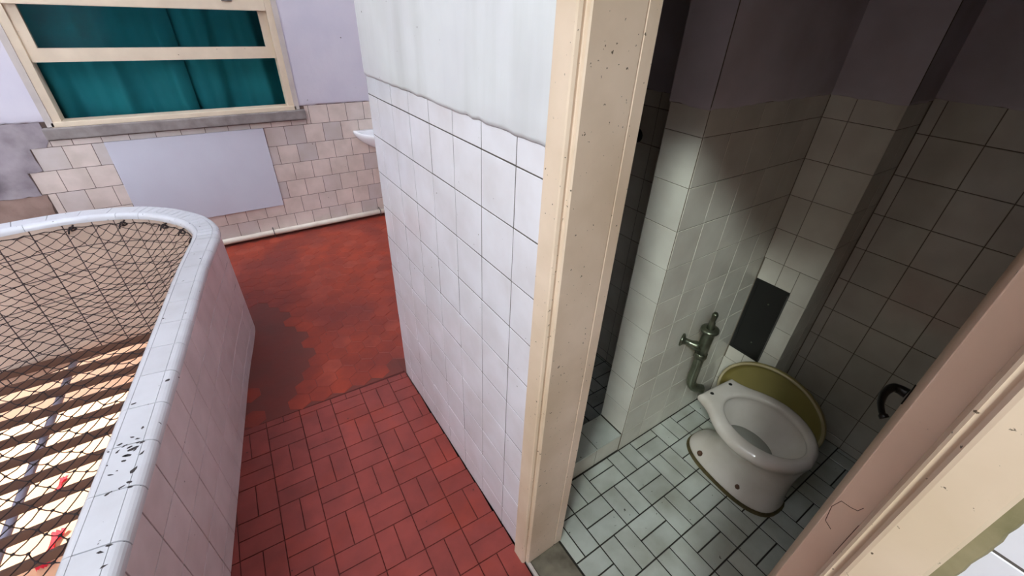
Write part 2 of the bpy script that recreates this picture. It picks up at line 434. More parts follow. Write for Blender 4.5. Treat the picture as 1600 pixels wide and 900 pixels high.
def ragged_strip(parent, m, y0, y1, z0, z1, seed, th=0.006):
    rnd = random.Random(seed); bm = bmesh.new(); n = int((z1 - z0) / 0.012); V = []
    w = 0
    for i in range(n + 1):
        z = z0 + (z1 - z0) * i / n; w = 0.9 * w + rnd.uniform(-0.0014, 0.0014)
        e = y0 + w
        V.append([bm.verts.new((0.54, e, z)), bm.verts.new((0.54 - th, e + 0.003, z)), bm.verts.new((0.54 - th, y1, z))])
    for a, b in zip(V, V[1:]):
        for j in range(2): bm.faces.new((a[j], a[j + 1], b[j + 1], b[j]))
    return obj('mould_strip', bm, m, parent)
M['mould'] = mat('mould', srgb(150, 136, 104), 0.9, 0, (srgb(84, 84, 44), 14, 0.9), None, (40, 0.6))
ragged_strip(wall_c, 'mould', -0.096, -0.084, 0.0, 1.98, 4)
# return of that wall round the corner into the alcove
bm = boxes((0.70, 1.75, 1.635, 1.785, -0.02, 3.25))
structure('wall_return', bm, 'paint_white', 'white return wall closing the alcove', 'wall')
bm = boxes((1.75, 1.90, 1.635, 4.2, -0.02, 3.25))
structure('wall_right', bm, 'paint_lavender', 'lavender end wall of the alcove', 'wall')

# window wall
WX0, WX1, WZ0, WZ1 = -0.87, 0.64, 1.0, 2.25
bm = boxes((-6.0, WX0, 4.03, 4.2, -0.25, 7.0), (WX1, 3.0, 4.03, 4.2, -0.25, 7.0), (WX0, WX1, 4.03, 4.2, -0.25, WZ0), (WX0, WX1, 4.03, 4.2, WZ1, 7.0))
wall_f = structure('wall_far', bm, 'grout_pink', 'lavender wall with pinkish tiles below the window', 'wall')
rz = [0.012, 0.165, 0.312, 0.460, 0.608, 0.757, 0.906, 1.050]
rects = []
for k in range(len(rz) - 1):
    row_from_top = len(rz) - 2 - k
    refx = 0.707 if row_from_top % 2 == 0 else 0.643
    xs = steps({4: -1.075, 3: -1.05, 5: -1.006}.get(k, -1.06), 1.75, refx, 0.1500)
    if k == 6: xs = steps(-0.93, 1.75, refx, 0.15)
    rects += [(xs[i], rz[k], xs[i + 1], rz[k + 1]) for i in range(len(xs) - 1)]
rects = cut(rects, (WX0 - 0.03, 0.945, WX1 + 0.035, 1.2))
lay(wall_f, 'tile_pink', (0, 4.03, 0), (1, 0, 0), (0, 0, 1), rects, gap=0.0036, proud=0.0014)
paint_skin(wall_f, 'paint_lavender', (WX1, 4.03, 0), (1, 0, 0), (0, -1, 0), 1.11, 1.052, 3.25, amp=0.003, seed=3)
paint_skin(wall_f, 'paint_lavender', (-2.6, 4.03, 0), (1, 0, 0), (0, -1, 0), 2.6 + WX0, 1.062, 3.25, amp=0.003, th=0.014, seed=4)
bm = boxes((WX0, WX1, 4.018, 4.03, WZ1, 3.25)); obj('paint_coat', bm, 'paint_lavender', wall_f)
# bare cement where the tiles have come off
def ragged(name, m, pts, y, th, parent, seed):
    rnd = random.Random(seed); bm = bmesh.new(); P = []
    for i in range(len(pts)):
        a, b = pts[i], pts[(i + 1) % len(pts)]
        n = max(1, int(math.hypot(b[0] - a[0], b[1] - a[1]) / 0.03))
        for k in range(n):
            t = k / n; P.append((a[0] + (b[0] - a[0]) * t + rnd.uniform(-.004, .004), a[1] + (b[1] - a[1]) * t + rnd.uniform(-.004, .004)))
    f = [bm.verts.new((x, y - th, z)) for x, z in P]; k = [bm.verts.new((x, y, z)) for x, z in P]
    bm.faces.new(f)
    for i in range(len(P)): bm.faces.new((f[i], f[(i + 1) % len(P)], k[(i + 1) % len(P)], k[i]))
    return obj(name, bm, m, parent)
ragged('cement_patch', 'cement', [(-2.6, 0.606), (-1.078, 0.606), (-1.078, 0.757), (-1.008, 0.760), (-1.008, 0.904), (-0.932, 0.906), (-0.90, 0.948), (-0.90, 1.06), (-2.6, 1.06)], 4.03, 0.0075, wall_f, 5)
ragged('cement_patch', 'cement_brown', [(-2.6, 0.02), (-1.08, 0.02), (-1.07, 0.30), (-1.062, 0.45), (-1.052, 0.604), (-2.6, 0.604)], 4.03, 0.004, wall_f, 6)

# shaft side: outer face of the slab below, lower level
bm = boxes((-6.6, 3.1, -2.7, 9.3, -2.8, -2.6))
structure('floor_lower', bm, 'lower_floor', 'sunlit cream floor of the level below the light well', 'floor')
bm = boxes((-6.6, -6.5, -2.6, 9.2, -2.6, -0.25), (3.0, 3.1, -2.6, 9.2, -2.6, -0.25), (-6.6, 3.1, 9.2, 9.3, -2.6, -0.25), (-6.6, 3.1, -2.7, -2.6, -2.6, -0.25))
structure('wall_lower_blocker', bm, 'lower_blocker', 'added unseen tan walls keeping sky light off the lower floor', 'wall')  # unseen walls added to shut sky light out of the lower level
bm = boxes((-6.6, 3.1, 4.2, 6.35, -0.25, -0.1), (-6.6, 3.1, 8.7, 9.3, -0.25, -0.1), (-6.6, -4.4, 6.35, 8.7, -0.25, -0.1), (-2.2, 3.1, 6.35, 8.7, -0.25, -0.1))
structure('ceiling_lower_blocker', bm, 'lower_blocker', 'added unseen roof whose opening shapes the sun patch on the lower floor', 'ceiling')  # unseen roof added to trim sky light and shape the sun patch

# partition, pipe shaft, back and shower walls of the toilet room
trow = [0.0, 0.116, 0.267, 0.419, 0.570, 0.721, 0.866, 1.012, 1.163, 1.314, 1.470, 1.55]
bm = boxes((1.20, 2.15, 0.76, 0.90, -0.02, 2.6))
wall_p = structure('wall_partition', bm, 'grout_room', 'tiled partition between shower and toilet, carrying the flush valve', 'wall')
lay(wall_p, 'tile_room', (0, 0.76, 0), (1, 0, 0), (0, 0, 1), grid(steps(1.203, 1.93, 1.345, 0.152), trow), gap=0.002, tilt=0.0035)
lay(wall_p, 'tile_room', (1.20, 0, 0), (0, -1, 0), (0, 0, 1), [(-b, c, -a, d) for a, c, b, d in grid([0.7595, 0.90], [0.12] + trow[2:])], gap=0.002, tilt=0.005)
paint_skin(wall_p, 'paint_room', (1.197, 0.76, 0), (1, 0, 0), (0, -1, 0), 0.74, 1.548, 2.6, amp=0.003, th=0.005, seed=7)
paint_skin(wall_p, 'paint_room', (1.20, 0.757, 0), (0, 1, 0), (-1, 0, 0), 0.145, 1.548, 2.6, amp=0.003, th=0.005, seed=8)
bm = boxes((1.93, 2.15, 0.52, 0.76, -0.02, 2.6))
wall_s = structure('wall_shaft', bm, 'grout_room', 'narrow tiled pipe shaft in the toilet room corner with the black panel', 'wall')
BOXH = (0.597, 0.345, 0.753, 0.757)
rr = cut(grid([0.523, 0.668, 0.757], trow), BOXH)
lay(wall_s, 'tile_room', (1.93, 0, 0), (0, -1, 0), (0, 0, 1), [(-b, c, -a, d) for a, c, b, d in rr], gap=0.002)
lay(wall_s, 'tile_room', (0, 0.52, 0), (1, 0, 0), (0, 0, 1), grid([1.927, 2.06, 2.147], trow), gap=0.002)
paint_skin(wall_s, 'paint_room', (1.93, 0.517, 0), (0, 1, 0), (-1, 0, 0), 0.24, 1.548, 2.6, amp=0.003, th=0.005, seed=9)
paint_skin(wall_s, 'paint_room', (1.927, 0.52, 0), (1, 0, 0), (0, -1, 0), 0.22, 1.548, 2.6, amp=0.003, th=0.005, seed=10)
bm = boxes((2.15, 2.30, -0.85, 0.76, -0.02, 2.6))
wall_b = structure('wall_back', bm, 'grout_room', 'dim tiled back wall of the toilet room', 'wall')
brow = [0.0, 0.05, 0.203, 0.355, 0.508, 0.66, 0.815, 0.97, 1.125, 1.285, 1.44, 1.56]
lay(wall_b, 'tile_room', (2.15, 0, 0), (0, -1, 0), (0, 0, 1), [(-b, c, -a, d) for a, c, b, d in grid(steps(-0.70, 0.517, 0.324, 0.1525), brow)], gap=0.003)
paint_skin(wall_b, 'paint_room', (2.15, -0.70, 0), (0, 1, 0), (-1, 0, 0), 1.22, 1.558, 2.6, amp=0.003, th=0.005, seed=11)
bm = boxes((1.60, 1.75, 0.90, 1.635, -0.02, 2.6))
wall_w = structure('wall_shower', bm, 'grout_room', 'tiled shower wall with the tap behind the partition', 'wall')
srow = [0.0, 0.06, 0.212, 0.364, 0.516, 0.668, 0.82, 0.975, 1.13, 1.285, 1.44, 1.505]
lay(wall_w, 'tile_room', (1.60, 0, 0), (0, -1, 0), (0, 0, 1), [(-b, c, -a, d) for a, c, b, d in grid(steps(0.902, 1.63, 1.25, 0.152), srow)], gap=0.003)
paint_skin(wall_w, 'paint_room', (1.60, 0.90, 0), (0, 1, 0), (-1, 0, 0), 0.735, 1.503, 2.6, amp=0.003, th=0.005, seed=12)
bm = boxes((0.70, 2.30, -0.85, -0.70, -0.02, 2.6))
structure('wall_side', bm, 'paint_room', 'dim side wall behind the open door', 'wall')
bm = boxes((0.70, 2.30, -0.85, 1.635, 2.6, 2.7))
structure('ceiling_toilet', bm, 'ceiling', 'ceiling of the toilet room', 'ceiling')
bm = bmesh.new()
prism(bm, [(p.x, p.y) for p in edge_pts if p.y < 2.8 and p.x > -1.0] + [(0.0, 2.9), (1.75, 2.9), (1.75, 1.70), (0.62, 1.70), (0.62, -1.18)], 3.25, 3.45)
structure('ceiling', bm, 'ceiling', 'ceiling over the corridor', 'ceiling')
bm = boxes((-3.2, -3.0, -9.0, 3.2, -2.6, 4.2), (-3.2, -3.0, -0.9, 3.2, 4.2, 5.6))
structure('wall_opposite_blocker', bm, 'facade', 'added unseen stepped wall blocking sky across the light well', 'wall')  # unseen building added to limit which part of the sky lights the doorway
bm = boxes((-1.7, 0.7, -2.5, 4.03, 4.9, 5.1), (-3.0, -1.7, 1.6, 4.03, 4.9, 5.1))
structure('ceiling_upper_blocker', bm, 'facade', 'added unseen slab cutting sky light from above the parapet', 'ceiling')  # unseen slab added to dim overhead sky on coping and corridor
bm = boxes((-0.9, 0.70, -1.35, -1.18, -0.2, 3.25))
structure('wall_near', bm, 'facade', 'wall closing the corridor behind', 'wall')

# shower kerb
bm = boxes((0.70, 1.20, 0.763, 0.90, -0.02, 0.117))
kerb = structure('trim_1', bm, 'grout_floor', 'tiled kerb at the shower entrance', 'kerb')
lay(kerb, 'tile_floor', (0, 0, 0.117), (1, 0, 0), (0, 1, 0), grid(steps(0.70, 1.195, 1.045, 0.152), [0.758, 0.90]), gap=0.003)
lay(kerb, 'tile_room', (0, 0.763, 0), (1, 0, 0), (0, 0, 1), grid(steps(0.70, 1.20, 1.045, 0.152), [0.0, 0.118]), gap=0.003)

# ------------------------------------------------------------------ parapet
def sweep(profile, s0, s1, n=1, closed=True):
    """solid piece swept along the parapet path; profile = [(offset inwards, z)]"""
    bm = bmesh.new(); rings = []
    for i in range(n + 1):
        s = s0 + (s1 - s0) * i / n
        rings.append([bm.verts.new(at(s, o, z)) for o, z in profile])
    k = len(profile)
    for a, b in zip(rings, rings[1:]):
        for j in range(k): bm.faces.new((a[j], a[(j + 1) % k], b[(j + 1) % k], b[j]))
    bm.faces.new(rings[0][::-1]); bm.faces.new(rings[-1])
    return bm
bm = sweep([(0.008, -0.22), (0.008, TOPZ - 0.010), (THICK - 0.008, TOPZ - 0.010), (THICK - 0.008, -0.22)], 0, TOTAL, 110)
par = structure('wall_parapet', bm, 'grout_parapet', 'low curved parapet around the light well, tiled, with a white coping', 'parapet')
prow = [0.0, 0.082, 0.232, 0.381, 0.527, 0.674]
S_REF = s_of(1.150)
def wall_tile(s0, s1, z0, z1, off, inward, m, gap=0.0038):
    a, b = at(s0, off), at(s1, off)
    u = (b - a).normalized(); v = Vector((0, 0, 1)); n = u.cross(v)
    if inward: u = -u; n = u.cross(v)
    c = (a + b) / 2 + Vector((0, 0, (z0 + z1) / 2)) + n * 0.0035
    w, h = (b - a).length - gap, z1 - z0 - gap
    if w < 0.008 or h < 0.008: return
    o = bpy.data.objects.new('tile', tile_mesh(w, h, m)); col.objects.link(o); o.parent = par
    o.matrix_world = Matrix.Translation(c) @ Matrix((u, v, n)).transposed().to_4x4()
sts = []
s = S_REF - 13 * 0.15
while s < S_CURVE: 
    if s >= 0: sts.append(s)
    s += 0.15
while s < TOTAL - 0.6: sts.append(s); s += 0.05
for a, b in zip(sts, sts[1:]):
    if b > s_of(-0.4):
        for z0, z1 in zip(prow, prow[1:]): wall_tile(a, b, z0, z1, 0.008, False, 'tile_parapet')
irow = [-0.215, -0.075, 0.075, 0.225, 0.375, 0.525, 0.668]
GI = 0.006
s = S_CURVE - 0.2
while s < TOTAL - 0.1:
    e = min(s + 0.1185 if s < S_CURVE + 1.0 else s + 0.15, TOTAL)
    for z0, z1 in zip(irow, irow[1:]): wall_tile(s, e, z0, z1, THICK - 0.008, True, 'tile_inner', GI)
    s = e
# coping: flat tiles between two rounded trims
def rnd_profile(o0, o1, z0, z1, r, side):
    P = []
    if side == 'out':
        P = [(o1, z0), (o1, z1)]
        for k in range(6): t = R(90 + 90 * k / 5); P.append((o0 + r + r * math.cos(t), z1 - r + r * math.sin(t)))
        P += [(o0, z0)]
    else:
        P = [(o0, z0), (o1, z0)]
        for k in range(6): t = R(90 * k / 5); P.append((o1 - r + r * math.cos(t), z1 - r + r * math.sin(t)))
        P += [(o0, z1)]
    return P
prof_out = rnd_profile(0.0, 0.030, TOPZ - 0.034, TOPZ, 0.024, 'out')
prof_flat = [(0.0325, TOPZ - 0.012), (0.0315, TOPZ), (0.1000, TOPZ), (0.1000, TOPZ - 0.012)]
prof_in = rnd_profile(0.1015, 0.128, TOPZ - 0.034, TOPZ, 0.022, 'in')
s = S_REF - 12 * 0.152 + 0.06
joints = []
while s < TOTAL - 0.05:
    joints.append(s)
    if s < S_CURVE - 0.02: s += 0.152
    elif s < S_CURVE + 0.85: s += 0.048
    else: s += 0.15
for a, b in zip(joints, joints[1:]):
    if b < s_of(-0.3): continue
    n = 3 if a >= S_CURVE - 0.1 else 2
    obj('coping_tile', sweep(prof_flat, a + 0.0019, b - 0.0019, n), 'tile_coping', par)
    obj('bullnose_tile', sweep(prof_out, a + 0.0019, b - 0.0019, n), 'tile_coping', par, False)
s = joints[0]
while s < TOTAL - 0.05:
    e = min(s + 0.152, TOTAL)
    if e > s_of(-0.3): obj('bullnose_tile', sweep(prof_in, s + 0.001, e - 0.001, 4), 'tile_coping', par)
    s = e

# chipped glaze on the coping
CHIPS = [(-0.466, 1.234), (-0.455, 1.222), (-0.47, 1.207), (-0.445, 1.18), (-0.433, 1.199), (-0.423, 1.216), (-0.414, 1.169), (-0.454, 1.165), (-0.438, 1.246), (-0.426, 1.232), (-0.431, 1.116), (-0.48, 1.131), (-0.435, 1.063), (-0.452, 1.074), (-0.48, 1.069), (-0.482, 0.904), (-0.466, 0.912), (-0.43, 1.191), (-0.441, 1.209), (-0.45, 1.181), (-0.415, 1.211), (-0.356, 1.46), (-0.442, 1.394), (-0.438, 1.08), (-0.473, 0.863)]
rnd = random.Random(11); bm = bmesh.new()
for i, (cx, cy) in enumerate(CHIPS):
    big = 0.007 if i in (3, 4, 10) else 0.0042; ang = rnd.uniform(-0.6, 0.9)
    vs = []
    for k in range(7):
        t = 2 * math.pi * k / 7; rr_ = big * rnd.uniform(0.6, 1.3)
        x, y = rr_ * 1.7 * math.cos(t), rr_ * 0.75 * math.sin(t)
        vs.append((cx + x * math.cos(ang) - y * math.sin(ang), cy + x * math.sin(ang) + y * math.cos(ang)))
    prism(bm, vs, TOPZ - 0.003, TOPZ + 0.0004)
ch = obj('glaze_chips', bm, 'black_chip', par); ch['kind'] = 'stuff'
# ------------------------------------------------------------------ window
win = structure('window_1', boxes((WX0, WX0 + 0.035, 4.005, 4.15, 1.03, WZ1), (WX1 - 0.035, WX1, 4.005, 4.15, 1.03, WZ1), (WX0 + 0.035, WX1 - 0.035, 4.005, 4.15, WZ1 - 0.05, WZ1)), 'window_casing',
                'wooden sash window with a raised sash and a stone sill', 'window')
obj('inner_frame', boxes((WX0 + 0.035, WX0 + 0.078, 4.016, 4.13, 1.03, WZ1 - 0.05), (WX1 - 0.078, WX1 - 0.035, 4.016, 4.13, 1.03, WZ1 - 0.05)), 'window_wood', win)
obj('bottom_rail', bev_box(WX0 + 0.02, WX1 - 0.02, 4.005, 4.12, 1.026, 1.058, 0.004), 'window_wood', win)
obj('window_sill', bev_box(WX0 - 0.03, WX1 + 0.035, 3.985, 4.15, 0.955, 1.026, 0.008), 'stone_sill', win)
SX0, SX1 = WX0 + 0.079, WX1 - 0.079
sash = obj('sash', boxes((SX0, SX0 + 0.052, 4.045, 4.08, 1.395, 1.765), (SX1 - 0.052, SX1, 4.045, 4.08, 1.395, 1.765),
                         (SX0 + 0.052, SX1 - 0.052, 4.043, 4.082, 1.395, 1.47), (SX0 + 0.052, SX1 - 0.052, 4.043, 4.082, 1.70, 1.765)), 'window_wood', win)
obj('pane', boxes((SX0 + 0.052, SX1 - 0.052, 4.060, 4.064, 1.47, 1.70)), 'glass', sash)
obj('cross_rail', bev_box(SX0, SX1, 4.012, 4.042, 1.695, 1.785, 0.004), 'window_wood', win)
obj('latch', bev_box(0.30, 0.365, 4.006, 4.014, 1.745, 1.762, 0.003), 'chrome_bright', win)
up = obj('upper_sash', boxes((SX0, SX0 + 0.05, 4.045, 4.08, 1.786, 2.19), (SX1 - 0.05, SX1, 4.045, 4.08, 1.786, 2.19), (SX0 + 0.05, SX1 - 0.05, 4.045, 4.08, 2.13, 2.19)), 'window_wood', win)
obj('pane', boxes((SX0 + 0.05, SX1 - 0.05, 4.060, 4.064, 1.79, 2.13)), 'glass', up)

# curtain: two widths of cloth behind the window
def curtain(x0, x1, label, ph, yb=4.25):
    bm = bmesh.new(); nx, nz = 150, 24; V = []
    for j in range(nz + 1):
        z = 0.93 + (2.34 - 0.93) * j / nz; row = []
        for i in range(nx + 1):
            t = i / nx; x = x0 + (x1 - x0) * t
            flare = 0.75 + 0.35 * (1 - j / nz)
            y = yb + flare * (0.034 * math.sin(x * 19 + ph + 0.5 * z) + 0.014 * math.sin(x * 37 + ph * 2 + 0.9 * z) + 0.003 * math.sin(x * 83 + 2 * z))
            row.append(bm.verts.new((x + 0.02 * (z - 1.5) * math.sin(9 * x), y, z)))
        V.append(row)
    for j in range(nz):
        for i in range(nx): bm.faces.new((V[j][i], V[j][i + 1], V[j + 1][i + 1], V[j + 1][i]))
    r = bmesh.ops.extrude_face_region(bm, geom=bm.faces[:])
    for v in [e for e in r['geom'] if isinstance(e, bmesh.types.BMVert)]: v.co.y += 0.003
    return tag(obj('curtain', bm, 'teal', None, True), label, 'curtain', 'teal curtains behind the sash window')
curtain(-1.0, -0.03, 'teal cloth curtain hanging behind the window on its side nearer the grey cement patch', 0.4)
curtain(-0.075, 0.72, 'teal cloth curtain hanging behind the window on its side nearer the wash basin', 2.1, 4.315)
rod_bm = bmesh.new(); tube(rod_bm, [(-1.05, 4.245, 2.36), (0.78, 4.245, 2.36)], 0.012)
tag(obj('curtain_rod', rod_bm, 'black_metal', None, True), 'dark rod carrying the teal curtains above the window', 'curtain rod')
structure('wall_room', boxes((-1.2, 0.95, 4.42, 4.5, 0.6, 2.6), (-1.2, -1.12, 4.2, 4.42, 0.6, 2.6), (0.87, 0.95, 4.2, 4.42, 0.6, 2.6), (-1.2, 0.95, 4.2, 4.5, 2.6, 2.68), (-1.2, 0.95, 4.2, 4.5, 0.52, 0.6)), 'paint_room', 'dim room wall behind the teal curtains', 'wall')

# ------------------------------------------------------------------ white panel, pipe, basin
bm = bev_box(-0.49, 0.49, -0.006, 0.006, -0.3225, 0.3225, 0.002, 1)
pn = obj('board', bm, 'panel'); pn.location = (-0.149, 4.016, 0.587)
tag(pn, 'plain pale grey rectangular board fixed on the tiles under the window', 'board')
pipe = empty('drain_pipe', (0.5, 3.985, 0))
def child(name, bm, m, parent, smooth=True):
    o = obj(name, bm, m, parent, smooth)
    o.matrix_parent_inverse = parent_inv(parent)
    return o
def parent_inv(p): 
    return (Matrix.Translation(p.location) @ p.rotation_euler.to_matrix().to_4x4()).inverted()
bm = bmesh.new(); tube(bm, [(-0.50, 3.998, 0.037), (0.1, 3.999, 0.036), (0.8, 3.998, 0.037), (1.74, 3.998, 0.040)], 0.0235, 14); child('pipe', bm, 'pvc', pipe)
for cx in (0.205, 1.165):
    bm = bmesh.new()
    tube(bm, [(cx, 4.026, 0.072)] + [(cx, 3.998 + 0.026 * math.cos(R(60 + 30 * k)), 0.037 + 0.026 * math.sin(R(60 + 30 * k))) for k in range(7)] + [(cx, 3.975, 0.002)], 0.0045, 6); child('clamp', bm, 'clamp', pipe)
tag(pipe, 'cream plastic pipe running along the foot of the window wall', 'pipe')

basin = empty('wash_basin', (1.27, 4.027, 0.60))
def lathe_oval(secs, n=40):
    """secs = [(z, rx, ry)]; half oval whose straight back stands on the wall"""
    bm = bmesh.new(); rings = []
    for i, (z, rx, ry) in enumerate(secs):
        yb = 4.022 if i < 7 else 3.985
        rings.append([bm.verts.new((1.27 + rx * math.cos(t), yb - ry * max(0.0, math.sin(t)), z)) for t in [math.pi * k / n for k in range(n + 1)]])
    for a, b in zip(rings, rings[1:]):
        for k in range(n): bm.faces.new((a[k], a[k + 1], b[k + 1], b[k]))
        bm.faces.new((a[n], a[0], b[0], b[n]))
    bm.faces.new(rings[0]); bm.faces.new(rings[-1][::-1])
    return bm
child('bowl', lathe_oval([(0.66, 0.06, 0.12), (0.69, 0.13, 0.20), (0.735, 0.19, 0.265), (0.775, 0.222, 0.295), (0.795, 0.234, 0.305), (0.812, 0.236, 0.307), (0.820, 0.230, 0.302), (0.818, 0.205, 0.245), (0.80, 0.19, 0.23), (0.76, 0.16, 0.20), (0.725, 0.09, 0.12), (0.72, 0.02, 0.05)]), 'porcelain_white', basin)
bm = bmesh.new(); tube(bm, [(1.27, 3.98, 0.815), (1.27, 3.98, 0.90), (1.27, 3.95, 0.925), (1.27, 3.90, 0.915)], 0.011, 10); child('tap', bm, 'chrome_bright', basin)
bm = bmesh.new(); tube(bm, [(1.27, 3.90, 0.68), (1.27, 3.90, 0.50), (1.27, 3.93, 0.47), (1.27, 4.02, 0.47)], 0.016, 10); child('waste_pipe', bm, 'pvc', basin)
tag(basin, 'small white wall basin peeping out behind the white tiled wall', 'basin')

# ------------------------------------------------------------------ door frame, threshold, door
def jamb(profile, z0, z1):
    bm = bmesh.new(); prism(bm, profile, z0, z1); return bm
left_p = [(0.545, 0.656), (0.524, 0.654), (0.521, 0.650), (0.521, 0.601), (0.523, 0.597), (0.529, 0.594), (0.536, 0.596), (0.538, 0.594), (0.538, 0.587), (0.541, 0.584),
          (0.664, 0.584), (0.665, 0.588), (0.668, 0.588), (0.669, 0.584), (0.700, 0.584), (0.702, 0.656)]
right_p = [(0.545, -0.086), (0.524, -0.084), (0.521, -0.080), (0.521, -0.038), (0.523, -0.034), (0.530, -0.031), (0.537, -0.034), (0.540, -0.031), (0.538, -0.024), (0.542, -0.021),
           (0.675, -0.021), (0.675, -0.036), (0.702, -0.036), (0.702, -0.086)][::-1]
left_l = left_p[9:]; left_p = left_p[:10] + [(0.541, 0.656)]
frame = structure('trim_2', jamb(left_p, 0.0, 2.01), 'wood_frame', 'cream painted wooden door frame with worn edges', 'door frame')
obj('jamb', jamb(right_p, 0.0, 2.01), 'wood_frame', frame)
obj('lining', jamb(left_l + [(0.5415, 0.656)], 0.0, 2.01), 'wood_frame', frame)
obj('lintel', bev_box(0.521, 0.702, -0.0205, 0.5835, 1.95, 2.01, 0.004), 'wood_frame', frame)
thr = structure('trim_3', bev_box(0.552, 0.688, -0.02, 0.583, -0.02, 0.004, 0.002, 1), 'concrete', 'worn grey concrete doorstep between red floor and toilet room', 'threshold')
obj('edge_strip', bev_box(0.5375, 0.550, -0.02, 0.598, -0.02, 0.003, 0.002, 1), 'window_casing', thr)

door = empty('door_1', (0.690, 0.0, 0.0), 0.0)
door['kind'] = 'structure'; door['label'] = 'toilet door standing open, seen along its pinkish edge'; door['category'] = 'door'
DA = R(3.3)
def dchild(name, bm, m, parent, smooth=False):
    o = obj(name, bm, m, parent, smooth); return o
door.rotation_euler.z = DA
leaf = dchild('leaf', bev_box(0.002, 0.60, -0.022, 0.0195, 0.012, 1.945, 0.002, 1), 'wood_pink', door)
edge = dchild('leaf_edge', bev_box(-0.003, 0.004, -0.0225, 0.020, 0.012, 1.945, 0.0015, 1), 'wood_pink', leaf)
bm = bmesh.new()
tube(bm, [(-0.0036, y_, z_) for y_, z_ in [(0.002, 1.0473), (0.0142, 1.0567), (0.019, 1.0929), (0.0138, 1.1157), (-0.0004, 1.116), (-0.0085, 1.1188), (-0.0115, 1.1307)]], 0.0005, 5)
dchild('paint_crack', bm, 'rust', leaf)
hd = dchild('door_handle', bev_box(0.498, 0.532, 0.0195, 0.0225, 1.012, 1.058, 0.001), 'black_metal', door)
bm = bmesh.new()
pts = smooth_path([(0.515, 0.024, 1.035), (0.515, 0.040, 1.036), (0.505, 0.052, 1.037), (0.470, 0.057, 1.036), (0.435, 0.052, 1.031), (0.412, 0.040, 1.024), (0.405, 0.030, 1.018)], 5)
tube(bm, pts, [0.013 - 0.006 * min(1, k / 22) + (0.003 if k > 26 else 0) for k in range(len(pts))], 10)
dchild('lever', bm, 'black_metal', hd, True)
for hz in (0.3, 1.05, 1.75):
    bm = bmesh.new(); tube(bm, [(-0.006, -0.026, hz - 0.045), (-0.006, -0.026, hz + 0.045)], 0.006, 8); dchild('hinge', bm, 'rust', door, True)

# ------------------------------------------------------------------ toilet
TX, TY, TA = 1.600, 0.612, math.atan2(-0.042, 0.455)
toilet = empty('toilet', (TX, TY, 0), 0)
toilet.rotation_euler.z = TA
def w_rim(t):     # half width against length 0..1 from back to front (rim with hinge platform)
    P = [(0, .112), (.04, .116), (.10, .121), (.18, .138), (.27, .166), (.38, .189), (.50, .200), (.62, .196), (.74, .178), (.84, .148), (.92, .108), (.97, .066), (1, 0)]
    for (a, wa), (b, wb) in zip(P, P[1:]):
        if a <= t <= b:
            k = (t - a) / (b - a); return wa + (wb - wa) * k
    return 0
def w_ell(t, p=2.3): return max(0.0, 1 - abs(2 * t - 1) ** p) ** (1 / p)
def outline(v0, v1, hw, blend, n=26, pe=2.3):
    """closed outline, v from back to front (-y), blend 0 = oval, 1 = rim shape"""
    ts = [0.5 - 0.5 * math.cos(math.pi * k / n) for k in range(n + 1)]
    A = []
    for t in ts:
        w = (1 - blend) * w_ell(t, pe) * hw + blend * w_rim(t) / 0.2 * hw
        A.append((w, v0 + (v1 - v0) * t))
    left = [(-w, -v) for w, v in A]; right = [(w, -v) for w, v in A[::-1]]
    return left + right
def loft(secs, cap0=True, cap1=True):
    bm = bmesh.new(); rings = []
    for z, v0, v1, hw, bl, pe in secs: rings.append([bm.verts.new((x, y, z)) for x, y in outline(v0, v1, hw, bl, 26, pe)])
    n = len(rings[0])
    for a, b in zip(rings, rings[1:]):
        for k in range(n):
            bm.faces.new((a[k], a[(k + 1) % n], b[(k + 1) % n], b[k]))
    if cap0: bm.faces.new(rings[0][::-1])
    if cap1: bm.faces.new(rings[-1])
    bmesh.ops.remove_doubles(bm, verts=bm.verts[:], dist=0.0004)
    return bm
body = loft([(0.0, 0.0, 0.445, 0.128, 0, 2.6), (0.022, 0.0, 0.445, 0.128, 0, 2.6), (0.034, 0.006, 0.443, 0.122, 0, 2.6), (0.060, 0.035, 0.440, 0.108, 0, 2.5), (0.10, 0.085, 0.437, 0.100, 0, 2.4), (0.16, 0.120, 0.436, 0.100, 0, 2.3),
             (0.21, 0.110, 0.438, 0.112, 0.15, 2.2), (0.26, 0.070, 0.444, 0.140, 0.5, 2.2), (0.290, 0.030, 0.450, 0.172, 0.85, 2.2), (0.310, 0.008, 0.456, 0.193, 1, 2.2), (0.322, 0.000, 0.459, 0.200, 1, 2.2), (0.335, -0.002, 0.459, 0.200, 1, 2.2), (0.347, 0.002, 0.454, 0.193, 1, 2.2), (0.355, 0.010, 0.446, 0.182, 1, 2.2), (0.358, 0.030, 0.436, 0.165, 0.7, 2.2),
             (0.358, 0.072, 0.424, 0.146, 0, 2.0), (0.352, 0.080, 0.416, 0.138, 0, 2.0), (0.338, 0.082, 0.414, 0.136, 0, 2.0), (0.328, 0.074, 0.422, 0.142, 0, 2.0), (0.300, 0.074, 0.420, 0.140, 0, 2.0), (0.26, 0.088, 0.400, 0.124, 0, 2.0), (0.215, 0.110, 0.360, 0.095, 0, 2.0), (0.180, 0.125, 0.31, 0.065, 0, 2.0), (0.165, 0.14, 0.26, 0.045, 0, 2.0), (0.10, 0.15, 0.24, 0.035, 0, 2.0)], True, True)
ob = obj('bowl', body, 'porcelain', toilet, True)
sub = ob.modifiers.new('subdivision', 'SUBSURF'); sub.levels = 1; sub.render_levels = 2
water = loft([(0.196, 0.118, 0.345, 0.082, 0, 2.0), (0.198, 0.118, 0.345, 0.082, 0, 2.0)])
wm = bpy.data.materials.new('water'); wm.use_nodes = True
